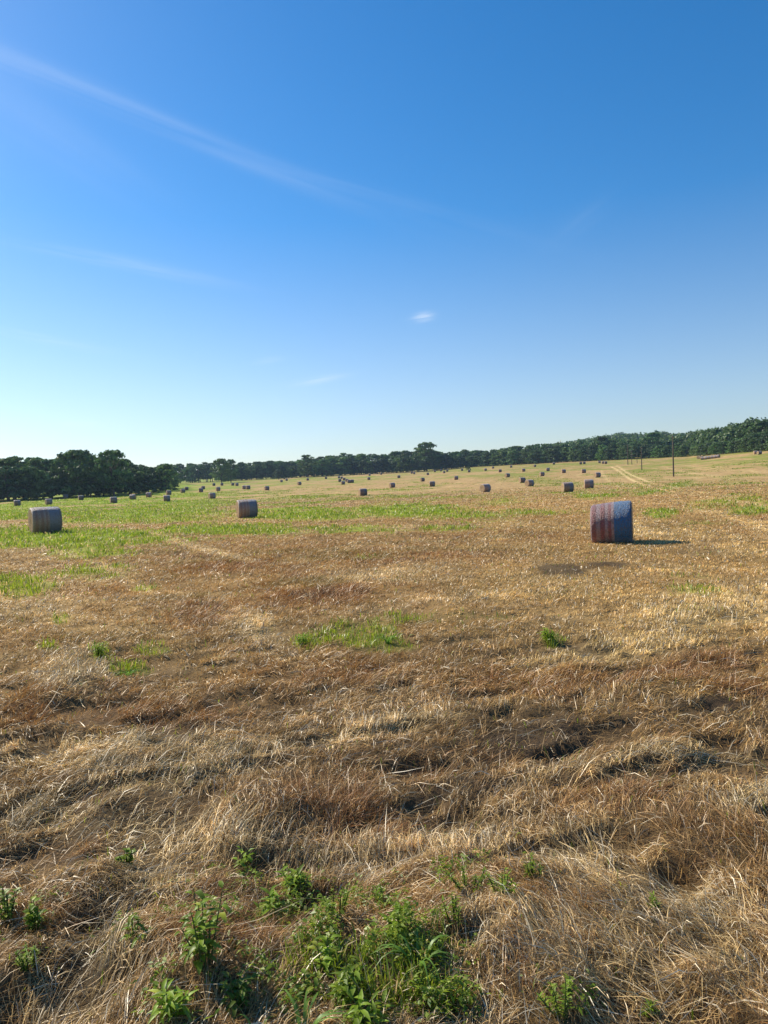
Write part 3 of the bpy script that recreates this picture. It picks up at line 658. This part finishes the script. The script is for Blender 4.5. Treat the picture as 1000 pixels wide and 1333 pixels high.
# the stored row at the right
x0, y0, _ = ground_at(915, 598.6); x1, y1, _ = ground_at(942, 597.6)
ang = math.atan2(y1-y0, x1-x0); n = 6; stepx = 1.5
ang = math.radians(-52)
for k in range(n):
    b = copy_tree(proto); bx = x0+math.cos(ang)*stepx*k*.93; by = y0+math.sin(ang)*stepx*k*.93
    b.location = (bx, by, float(G(bx, by))-.03); b.rotation_euler = (0, 0, ang)
    tag(b, 'round bale in the long end to end row stored before the right wood', 'hay bale', 'row of stored bales at the right')
for k in range(2):
    b = copy_tree(proto); gx, gy, gz = ground_at(909.5+k*3.6, 597.4); b.location = (gx, gy, gz-.03); b.rotation_euler = (0, 0, math.radians(40))
    tag(b, ['lighter brown bale at the far left of the stored row', 'lighter brown bale touching the left end of the stored row'][k], 'hay bale', 'round bales lying over the mown field')

# ------------------------------------------------------------------ trees
def tube(path, rad, sides=7):
    V = []; F = []
    for i, p in enumerate(path):
        p = Vector(p); q = Vector(path[min(i+1, len(path)-1)]) - Vector(path[max(i-1, 0)])
        q.normalize(); a = q.orthogonal().normalized(); b = q.cross(a)
        for k in range(sides):
            t = 2*math.pi*k/sides; V.append(tuple(p+(a*math.cos(t)+b*math.sin(t))*rad[i]))
    for i in range(len(path)-1):
        for k in range(sides):
            F.append((i*sides+k, i*sides+(k+1) % sides, (i+1)*sides+(k+1) % sides, (i+1)*sides+k))
    return V, F
def join(parts):
    V = []; F = []
    for v, f in parts:
        o = len(V); V += v; F += [tuple(i+o for i in q) for q in f]
    return V, F
def crown_mesh(seed, H, W, low, nl, per, leaf, tone, shape='round'):
    rg = np.random.default_rng(seed); Vs = []; Cs = []; centers = []
    for i in range(nl):
        t = rg.random(); hz = low + (H-low)*t
        tt = (hz-low)/(H-low)
        prof = {'round': math.sin(math.pi*min(1, .16+.80*tt))**.7, 'tall': math.sin(math.pi*min(1, .25+.70*tt))**.6, 'broad': (1-tt**3)**.6}[shape]
        rad = W*.5*prof*math.sqrt(rg.uniform(.10, 1))*rg.uniform(.7, 1.12); a = rg.random()*6.283
        lr = rg.uniform(.9, 1.9)*(W/11)*(1-.25*tt)
        c = np.array([rad*math.cos(a), rad*math.sin(a), min(hz, H-lr*.7)]); centers.append(c)
        k = int(per*rg.uniform(.6, 1.3)); d = rg.normal(size=(k, 3)); d /= np.linalg.norm(d, axis=1)[:, None]; d[:, 2] = np.where(d[:, 2] < -.3, -d[:, 2]*.5, d[:, 2])
        p = c+d*lr*(rg.random(k)**.33)[:, None]*np.array([1, 1, .75])
        nrm = d+rg.normal(0, .6, (k, 3)); nrm /= np.linalg.norm(nrm, axis=1)[:, None]
        t1 = np.cross(nrm, rg.normal(size=(k, 3))); t1 /= np.linalg.norm(t1, axis=1)[:, None]; t2 = np.cross(nrm, t1)
        s = leaf*rg.uniform(.5, 1.25, k)[:, None]
        q = np.stack([p-t1*s-t2*s*.35, p+t1*s*.2-t2*s*.6, p+t1*s+t2*s*.3, p-t1*s*.1+t2*s*.65], 1)
        Vs.append(q.reshape(-1, 3)); base = np.array(tone)*np.array([1.6, 1.75, 1.2])*rg.uniform(.65, 1.4)
        cc = base*rg.uniform(.75, 1.25, k)[:, None]; Cs.append(np.repeat(cc, 4, 0))
    V = np.concatenate(Vs); C = np.concatenate(Cs); F = np.arange(len(V)).reshape(-1, 4)
    return mesh_np('crown', V, F, None, C, M_TREE), centers
def trunk_mesh(seed, H, W, low, centers):
    rg = random.Random(seed); parts = []
    lean = rg.uniform(-.05, .05); tr = [(0, 0, -.4), (0, 0, .5), (lean*H*.3, 0, H*.25), (lean*H*.7, .1, H*.5), (lean*H, 0, H*.78)]
    parts.append(tube(tr, [.42, .34, .27, .2, .07]))
    for c in rg.sample(centers, min(12, len(centers))):
        z = max(H*.16, min(H*.6, c[2]*.6)); b = (lean*z, 0, z); mdl = (c[0]*.55, c[1]*.55, z+(c[2]-z)*.55)
        parts.append(tube([b, mdl, tuple(c)], [.15, .09, .03], 5))
    V, F = join(parts); return mesh_np('trunk', V, F, None, None, M_BARK, True)
TP = []
specs = [(14, 13, 2.2, 95, 50, .42, (.052, .085, .030), 'round'), (15, 14, 1.6, 110, 48, .40, (.045, .075, .030), 'broad'), (16, 11, 2.5, 90, 50, .42, (.055, .09, .032), 'tall'),
         (13, 14, 1.0, 105, 48, .42, (.05, .08, .028), 'round'), (12, 12, .8, 90, 50, .42, (.075, .115, .04), 'broad'), (15, 12, 3.2, 80, 46, .40, (.042, .07, .03), 'round'),
         (11, 12, .5, 80, 50, .40, (.04, .066, .03), 'broad')]
for i, (H, W, low, nl, per, leaf, tone, shp) in enumerate(specs):
    cm, cen = crown_mesh(100+i, H, W, low, nl, per, leaf, tone, shp); TP.append((H, cm, trunk_mesh(200+i, H, W, low, cen)))
def tree(k, x, y, h, label, group, name='tree', rz=None, wide=1.0):
    H, cm, tm = TP[k]; s = h*1.045/H
    o = empty(name, (x, y, float(G(x, y))-.1), random.random()*6.28 if rz is None else rz); o.scale = (s*wide, s*wide, s)
    link('crown', cm, o); link('trunk', tm, o); tag(o, label, 'tree', group); return o
BV_U = [-250, 0, 60, 100, 150, 200, 222, 232, 290, 400, 560, 620, 700, 780, 840, 900, 940, 1000, 1200]
BV_R = [260, 268, 270, 272, 275, 285, 330, 560, 570, 590, 600, 600, 560, 530, 500, 470, 400, 350, 330]
TV_U = [-250, 0, 20, 35, 45, 70, 90, 105, 130, 150, 165, 180, 190, 215, 240, 270, 297, 315, 330, 350, 365, 385, 400, 430, 450, 475, 500, 530, 545, 558, 570, 580, 600, 640, 660, 690, 720, 750, 780, 800, 815, 840, 855, 880, 900, 925, 945, 960, 975, 1000, 1200]
TV_V = [600, 598, 594, 604, 595, 598, 593, 590, 597, 589, 595, 606, 606, 606, 605, 603, 605, 602, 602, 599, 601, 601, 596, 594, 590, 592, 591, 585, 586, 585, 587, 590, 586, 586, 583, 578, 578, 579, 575, 574, 574, 577, 578, 578, 577, 577, 575, 572, 566, 560, 556]
def xy_of(u, r): a = math.atan((u-500)/FPX); return r*math.sin(a), r*math.cos(a)
def top_h(u, r, vtop):
    x, y = xy_of(u, r); z = float(G(x, y, False)); d = cf*FPX+cr*(u-500)+cu*(666.5-vtop); d /= math.hypot(d[0], d[1])
    return EYE+d[2]*r - z
SEG = [(-300, 225, 'broad tree standing in the dark tall wood at the left edge of the field', 'trees of the tall wood at the left'),
       (225, 520, 'rounded tree in the far tree line left of the tallest tree', 'trees of the far line left of centre'),
       (520, 760, 'green tree in the far tree line right of the tallest tree', 'trees of the far line right of centre'),
       (760, 1500, 'green tree in the wood behind the utility poles on the right', 'trees of the right wood')]
def seg(u):
    for a, b, l, g in SEG:
        if a <= u < b: return l, g
nt_ = 0
for row, (dr, dh) in enumerate(((0, 0.86), (14, 1.0), (34, 1.0))):
    u = -150.0
    while u < 1130:
        r = float(np.interp(u, BV_U, BV_R)) + dr*random.uniform(.7, 1.3) + random.uniform(0, 6)
        if row == 0 and 224 < u < 300: u += 10; continue
        uu = u+random.uniform(-4, 4)
        h = top_h(uu, r, float(np.interp(uu, TV_U, TV_V))+random.uniform(-1.2, 2.2)*(270/r+.4))*dh*(random.uniform(.72, 1.02) if row == 0 else random.uniform(.92, 1.0))
        h = max(6, min(22, h)); k = random.choice((0, 1, 2, 3, 4, 5) if row else (6, 4, 3, 4, 6))
        x, y = xy_of(uu, r); l, g = seg(uu); tree(k, x, y, h, l, g, wide=random.uniform(.85, 1.15)); nt_ += 1
        w = h*.86*FPX/r; u += w*(.52 if row < 2 else .62)
# trees one can tell apart
def named_tree(u, r, vt, k, label, wide=1.0, vb=None, name='tree', rz=0.0):
    x, y = xy_of(u, r); h = top_h(u, r, vt)
    return tree(k, x, y, h, label, None, name, rz, wide)
named_tree(150, 268, 588, 0, 'tall round topped tree standing above the right end of the dark left wood', .95)
named_tree(105, 272, 588, 3, 'highest light catching tree in the middle of the dark left wood', 1.0)
named_tree(218, 300, 605, 4, 'lower green tree at the very right end of the left wood', 1.0)
named_tree(291, 470, 598, 3, 'lone round tree standing out in the field, left crown of the pair', .8)
named_tree(303, 480, 599, 0, 'lone tree beside the round one out in the field, right crown of the pair', .8)
named_tree(365, 520, 611.5, 6, 'low dark round tree in front of the wood left of centre', 1.1)
named_tree(403, 560, 593, 2, 'tall dense tree standing forward of the wood left of centre', 1.35)
named_tree(558, 606, 577, 0, 'tallest tree, rising above the middle of the far wood', 1.1)
named_tree(853, 560, 564, 0, 'tall light green round tree rising behind the utility poles', 1.2)
named_tree(786, 540, 569, 1, 'tall dark tree above the wood where the track meets it', 1.2)
named_tree(914, 430, 579, 4, 'bright green bushy tree left of the stored bale row', .95)
named_tree(925, 425, 577, 6, 'broad dark tree right behind the stored bale row', 1.3)
named_tree(975, 420, 553, 1, 'big tree climbing above the right end of the wood', 1.2)
named_tree(995, 400, 549, 0, 'highest tree at the right edge of the photo', 1.2)
named_tree(612, 470, 607, 6, 'small dark bush standing at the field edge before the middle wood', 1.2, name='bush')
named_tree(942, 400, 585, 4, 'small pale green bush at the foot of the right wood, left of another', .7, name='bush')
named_tree(957, 390, 585.5, 4, 'small pale green bush at the foot of the right wood, right of another', .7, name='bush')
named_tree(700, 545, 600, 4, 'low green bush at the foot of the middle wood above the overlapping bales', 1.3, name='bush')

# wooded hillside behind: reads as one mass
def hillside():
    rg = np.random.default_rng(5); Vs = []; Cs = []
    for i in range(1500):
        u = rg.uniform(560, 1250); r0_ = float(np.interp(u, BV_U, BV_R))
        r = rg.uniform(r0_+45, 1250)
        if abs(u-862) < 13 and r < 640: continue
        x, y = xy_of(u, r); z = float(G(x, y, False)); h = rg.uniform(9, 15)*(.55+.45*float(sst(560, 760, u))); w = h*.9
        tone = np.array([.08, .14, .038])*rg.uniform(.65, 1.4)
        k = 210 if r > 650 else 480; d = rg.normal(size=(k, 3)); d /= np.linalg.norm(d, axis=1)[:, None]; d[:, 2] = np.abs(d[:, 2])
        lob = 1+.22*np.sin(3*np.arctan2(d[:, 1], d[:, 0])+i)+.15*np.sin(5*d[:, 2]+i*2)
        p = np.array([x, y, z+h*.35])+d*np.array([w*.55, w*.55, h*.65])*(lob*rg.uniform(.82, 1.0, k))[:, None]
        nrm = d+rg.normal(0, .55, (k, 3)); nrm /= np.linalg.norm(nrm, axis=1)[:, None]
        t1 = np.cross(nrm, rg.normal(size=(k, 3))); t1 /= np.linalg.norm(t1, axis=1)[:, None]; t2 = np.cross(nrm, t1); s = rg.uniform(.7, 1.5, k)[:, None]*(r/900)**.5
        Vs.append(np.stack([p-t1*s, p-t2*s, p+t1*s, p+t2*s], 1).reshape(-1, 3)); Cs.append(np.repeat(tone*rg.uniform(.8, 1.25, k)[:, None], 4, 0))
    V = np.concatenate(Vs); F = np.arange(len(V)).reshape(-1, 4)
    o = link('hillside_wood', mesh_np('hillside_wood', V, F, None, np.concatenate(Cs), M_TREE)); tag(o, 'dark green far off wood covering the rising hillside', 'wood', kind='stuff')
hillside()

# ------------------------------------------------------------------ utility poles
def make_pole():
    root = empty('utility_pole', (0, 0, 0))
    V, F = tube([(0, 0, -.5), (0, 0, 3), (0.03, 0, 7), (0.02, 0, 10.3)], [.18, .165, .14, .11], 12)
    V.append((0.02, 0, 10.33)); F += [(3*12+k, 3*12+(k+1) % 12, len(V)-1, len(V)-1) for k in range(12)]
    F3 = [f[:3] for f in F if f[2] == f[3]]; F4 = [f for f in F if f[2] != f[3]]
    link('pole_shaft', mesh_np('pole_shaft', V, F4, F3, None, M_POLE, True), root)
    V, F = join([tube([(-.65, -.14, 9.75), (.65, -.14, 9.75)], [.065, .065], 4), tube([(-.45, -.13, 9.72), (0, -.10, 9.3)], [.02, .02], 4), tube([(.45, -.13, 9.72), (0, -.10, 9.3)], [.02, .02], 4)])
    ca = link('crossarm', mesh_np('crossarm', V, F, None, None, M_POLE), root)
    for x in (-.58, .58, 0.02):
        z = 9.82 if x != .02 else 10.3
        V, F = tube([(x, -.14 if x != .02 else 0, z-.02), (x, -.14 if x != .02 else 0, z+.06), (x, -.14 if x != .02 else 0, z+.1), (x, -.14 if x != .02 else 0, z+.18)], [.03, .03, .06, .045], 10)
        link('insulator', mesh_np('insulator', V, F, None, None, M_CERAMIC, True), ca)
    return root
pp = make_pole()
POLES = [(877, 620.5, 566.5, 'nearest and tallest wooden utility pole, standing right of the farm track'),
         (835.6, 612, 581.5, 'second wooden utility pole, with a clump of weeds at its foot'),
         (822.6, 604.8, 586, 'wooden utility pole just left of the second one, right one of a close pair'),
         (817.5, 605, 578, 'wooden utility pole farthest left, left one of a close pair'),
         (829.5, 603.4, 589, 'thinnest and shortest wooden utility pole, between the second one and the close pair')]
for i, (u, vb, vt, lab) in enumerate(POLES):
    o = pp if i == 0 else copy_tree(pp)
    x, y, z = ground_at(u, vb); r = math.hypot(x, y); h = top_h(u, r, vt); s = h/10.4
    o.location = (x, y, float(G(x, y))); o.scale = (s**.5*1.05, s**.5*1.05, s); o.rotation_euler = (0, 0, R(25))
    tag(o, lab, 'utility pole', 'utility poles along the track')

# ------------------------------------------------------------------ weeds in the foreground
def leaf_geo(base, d, up, L, W, droop, rg, toothed=False):
    """pointed leaf folded along its midrib: 2 x 4 quads"""
    side = d.cross(up).normalized(); V = []; prof = [.10, .85, 1.0, .55, .02] if not toothed else [.12, .95, .8, .62, .02]
    for i in range(5):
        t = i/4; c = base+d*(L*t)+up*(L*(.22*t - droop*t*t)); w = W*.5*prof[i]
        V += [c-side*w+up*(w*.35), c, c+side*w+up*(w*.35)]
    F = []
    for i in range(4):
        a = i*3; F += [(a, a+1, a+4, a+3), (a+1, a+2, a+5, a+4)]
    return V, F
def weed(u, v, h, kind, label, seed, spread=1.0, dark=1.0, n=None):
    rg = random.Random(seed); x, y, z = ground_at(u, v, True)
    root = empty('weed', (x, y, float(G(x, y))-.02)); V = []; F = []; C = []; SV = []; SF = []
    def add(vf, c):
        o = len(V); V.extend([tuple(p) for p in vf[0]]); F.extend([tuple(i+o for i in q) for q in vf[1]]); C.extend([c]*len(vf[0]))
    def stem(path, rad):
        v_, f_ = tube(path, rad, 5); o = len(SV); SV.extend(v_); SF.extend([tuple(i+o for i in q) for q in f_])
    ns = n or {'broad': 5, 'lance': 6, 'fern': 7, 'blade': 14, 'round': 7}[kind]
    for s in range(ns):
        a = rg.random()*6.28; out = rg.uniform(.15, .5)*spread; hh = h*rg.uniform(.55, 1.05)
        if s == 0: out *= .2; hh = h
        tip = Vector((math.cos(a)*out*h, math.sin(a)*out*h, hh)); b = Vector((math.cos(a)*.02, math.sin(a)*.02, 0)); mid = b.lerp(tip, .5)+Vector((0, 0, .06*h))
        def pt(t): return b*(1-t)**2+mid*2*t*(1-t)+tip*t*t
        if kind == 'blade':
            L = h*rg.uniform(.7, 1.2); d = Vector((math.cos(a), math.sin(a), 0)); w = .5*rg.uniform(.008, .016); sd_ = Vector((-d.y, d.x, 0)); vv = []; ff = []
            for i in range(7):
                t = i/6; c = b+d*(L*(.15*t+.75*t*t)*spread)+Vector((0, 0, L*(1.15*t-.85*t*t*t*rg.uniform(.9, 1.05)))); ww = w*(1-t**2.5)+.0005
                vv += [c-sd_*ww, c+sd_*ww]
            for i in range(6): ff.append((i*2, i*2+1, i*2+3, i*2+2))
            g = rg.uniform(.75, 1.25)*dark; add((vv, ff), (.15*g, .27*g, .04*g)); continue
        stem([pt(t) for t in (0, .25, .5, .75, 1)], [.0045, .004, .0034, .0028, .0015])
        nl = {'broad': 11, 'lance': 12, 'fern': 26, 'round': 8}[kind]
        for i in range(nl):
            t = .25+.75*(i+rg.random()*.5)/nl; p = pt(min(t, 1)); la = rg.random()*6.28 if kind != 'lance' else i*2.4+rg.uniform(-.4, .4)
            d = Vector((math.cos(la), math.sin(la), rg.uniform(-.1, .55))).normalized(); up = (Vector((0, 0, 1))-d*d.z).normalized()
            if kind == 'broad': L = rg.uniform(.032, .08)*(h/.4)**.4; W = L*.5; dr = rg.uniform(.3, .9); add(leaf_geo(p+d*.015, d, up, L, W, dr, rg, True), None)
            elif kind == 'round': L = rg.uniform(.025, .045); W = L*.75; add(leaf_geo(p, d, up, L, W, .3, rg), None)
            elif kind == 'lance': L = rg.uniform(.05, .09); W = L*.26; add(leaf_geo(p, d, up, L, W, rg.uniform(.2, .7), rg), None)
            else: L = rg.uniform(.015, .035); W = L*.25; add(leaf_geo(p, d, up, L, W, .2, rg), None)
            g = rg.uniform(.6, 1.3)*dark; yl = rg.random() < .15; c = (.36*g, .40*g, .05*g) if yl else (.21*g, .31*g, .025*g)
            for q in range(15): C[-1-q] = c
    link('foliage', mesh_np('foliage', [tuple(p) for p in V], F, None, np.array(C), M_LEAF, kind == 'broad'), root)
    if SV: link('stem', mesh_np('stem', SV, SF, None, np.tile(np.array([[.10, .15, .05]]), (len(SV), 1)), M_LEAF, True), root)
    tag(root, label, 'weed', 'green weeds in the foreground straw'); return root
W_ = [(268, 1262, .34, 'broad', 'largest broad leaved weed with dark lobed leaves, over the rust brown tuft', .95, 1, 10),
      (318, 1135, .16, 'broad', 'bright low weed beside a dark upright stem, behind the largest weed', 1.0, 1.3, 4),
      (350, 1205, .19, 'lance', 'tall bushy weed with slender leaves right of the largest weed', .9, 1.1, 9),
      (385, 1160, .14, 'lance', 'slender leaved weed at the top of the middle green thicket', 1.1, 1.1, 8),
      (162, 1130, .13, 'round', 'small round leaved weed with a dark shadow, alone in pale straw', .9, 1, 9),
      (45, 1215, .19, 'round', 'upright leafy weed with pale shiny leaves near the left edge', .45, 1.1, 9),
      (8, 1200, .22, 'round', 'weed cut off by the left edge above a dark hollow', .7, .9, 8),
      (38, 1262, .15, 'fern', 'feathery green weed below the upright leafy one at the left', .8, 1.2, 9),
      (170, 1230, .14, 'broad', 'small weed with long glossy leaves left of the largest weed', 1.2, 1.1, 4),
      (425, 1262, .15, 'broad', 'spreading weed with bright toothed leaves in the middle thicket', 1.2, 1.3, 6),
      (400, 1300, .13, 'broad', 'shaded dark leaved weed below the spreading one', 1.1, .8, 6),
      (455, 1300, .13, 'lance', 'slender leaved weed in the middle of the shaded thicket', 1.0, 1.1, 8),
      (222, 1325, .15, 'lance', 'star shaped pale green weed at the bottom left', 1.0, 1.3, 5),
      (545, 1265, .26, 'blade', 'clump of arching yellow green blades right of the middle thicket', .8, 1.2, 14),
      (395, 1352, .20, 'blade', 'broad curved green blades cut off by the bottom edge', 1.1, 1.3, 10),
      (335, 1350, .16, 'blade', 'two or three green blades standing at the bottom edge left of the curved ones', .7, 1.3, 5),
      (480, 1340, .14, 'lance', 'bright weed at the bottom edge right of the curved blades', 1.2, 1.2, 8),
      (610, 1165, .16, 'fern', 'pale feathery weed in the laid straw right of the thicket', 1.5, 1.0, 10),
      (655, 1170, .15, 'fern', 'feathery weed with a dark shadow, right of the pale feathery one', 1.1, 1.3, 9),
      (593, 1205, .16, 'fern', 'thin feathery weed below the pale feathery one', 1.0, 1.2, 5),
      (697, 1150, .15, 'fern', 'thin upright feathery weed alone in the laid straw', .6, 1.2, 6),
      (850, 1188, .09, 'fern', 'tiny bright green sprig alone in the laid straw at the right', .7, 1.3, 7),
      (733, 1325, .19, 'fern', 'tuft of fine green feathery weed at the bottom right of centre', 1.1, 1.1, 8),
      (520, 1225, .16, 'lance', 'small upright weed between the thicket and the arching blades', .7, 1.1, 6),
      (440, 1190, .16, 'fern', 'fine green sprigs in the pale standing straw above the thicket', 1.6, 1.2, 10),
      (500, 1180, .12, 'fern', 'fine sprigs in pale straw, left of the pale feathery weed', 1.4, 1.1, 8),
      (845, 1325, .07, 'fern', 'tiny sprig near the bottom edge at the right', .8, 1.2, 5),
      (300, 1310, .16, 'broad', 'dark shaded broad leaved weed at the bottom below the largest weed', 1.2, .75, 6),
      (714, 840, .24, 'lance', 'bright isolated tuft of weed in the brown stubble right of centre', .9, 1.5, 14),
      (130, 858, .26, 'lance', 'small green tuft right of the white straw clump', .8, 1.3, 12),
      (168, 880, .20, 'blade', 'low yellow green tuft further right of the white straw clump', 1.4, 1.4, 22),
      (505, 838, .26, 'blade', 'taller grass tuft at the right end of the central green patch', .9, 1.4, 26),
      (395, 842, .2, 'lance', 'leafy weed at the left end of the central green patch', 1.4, 1.4, 14)]
for i, (u, v, h, k, lab, sp, dk, n) in enumerate(W_): weed(u, v, h, k, lab, 300+i, sp, dk, n)

# ------------------------------------------------------------------ air
def haze():
    x0, x1, y0, y1, z0, z1 = -1500, 1500, -300, 1700, -3, 140
    V = [(x, y, z) for z in (z0, z1) for y in (y0, y1) for x in (x0, x1)]
    F = [(0, 2, 3, 1), (4, 5, 7, 6), (0, 1, 5, 4), (2, 6, 7, 3), (0, 4, 6, 2), (1, 3, 7, 5)]
    mt, nt, N, L, out = newmat('thin_haze'); pv = N.new('ShaderNodeVolumePrincipled'); pv.inputs['Density'].default_value = .00011
    pv.inputs['Color'].default_value = (.55, .74, 1, 1); pv.inputs['Anisotropy'].default_value = .3; L.new(pv.outputs[0], out.inputs['Volume'])
    o = link('haze', mesh_np('haze', V, F, None, None, mt)); tag(o, 'thin bluish summer haze over the far trees', 'haze', kind='stuff')
haze()
print('trees', nt_, 'bales', len(BALES))
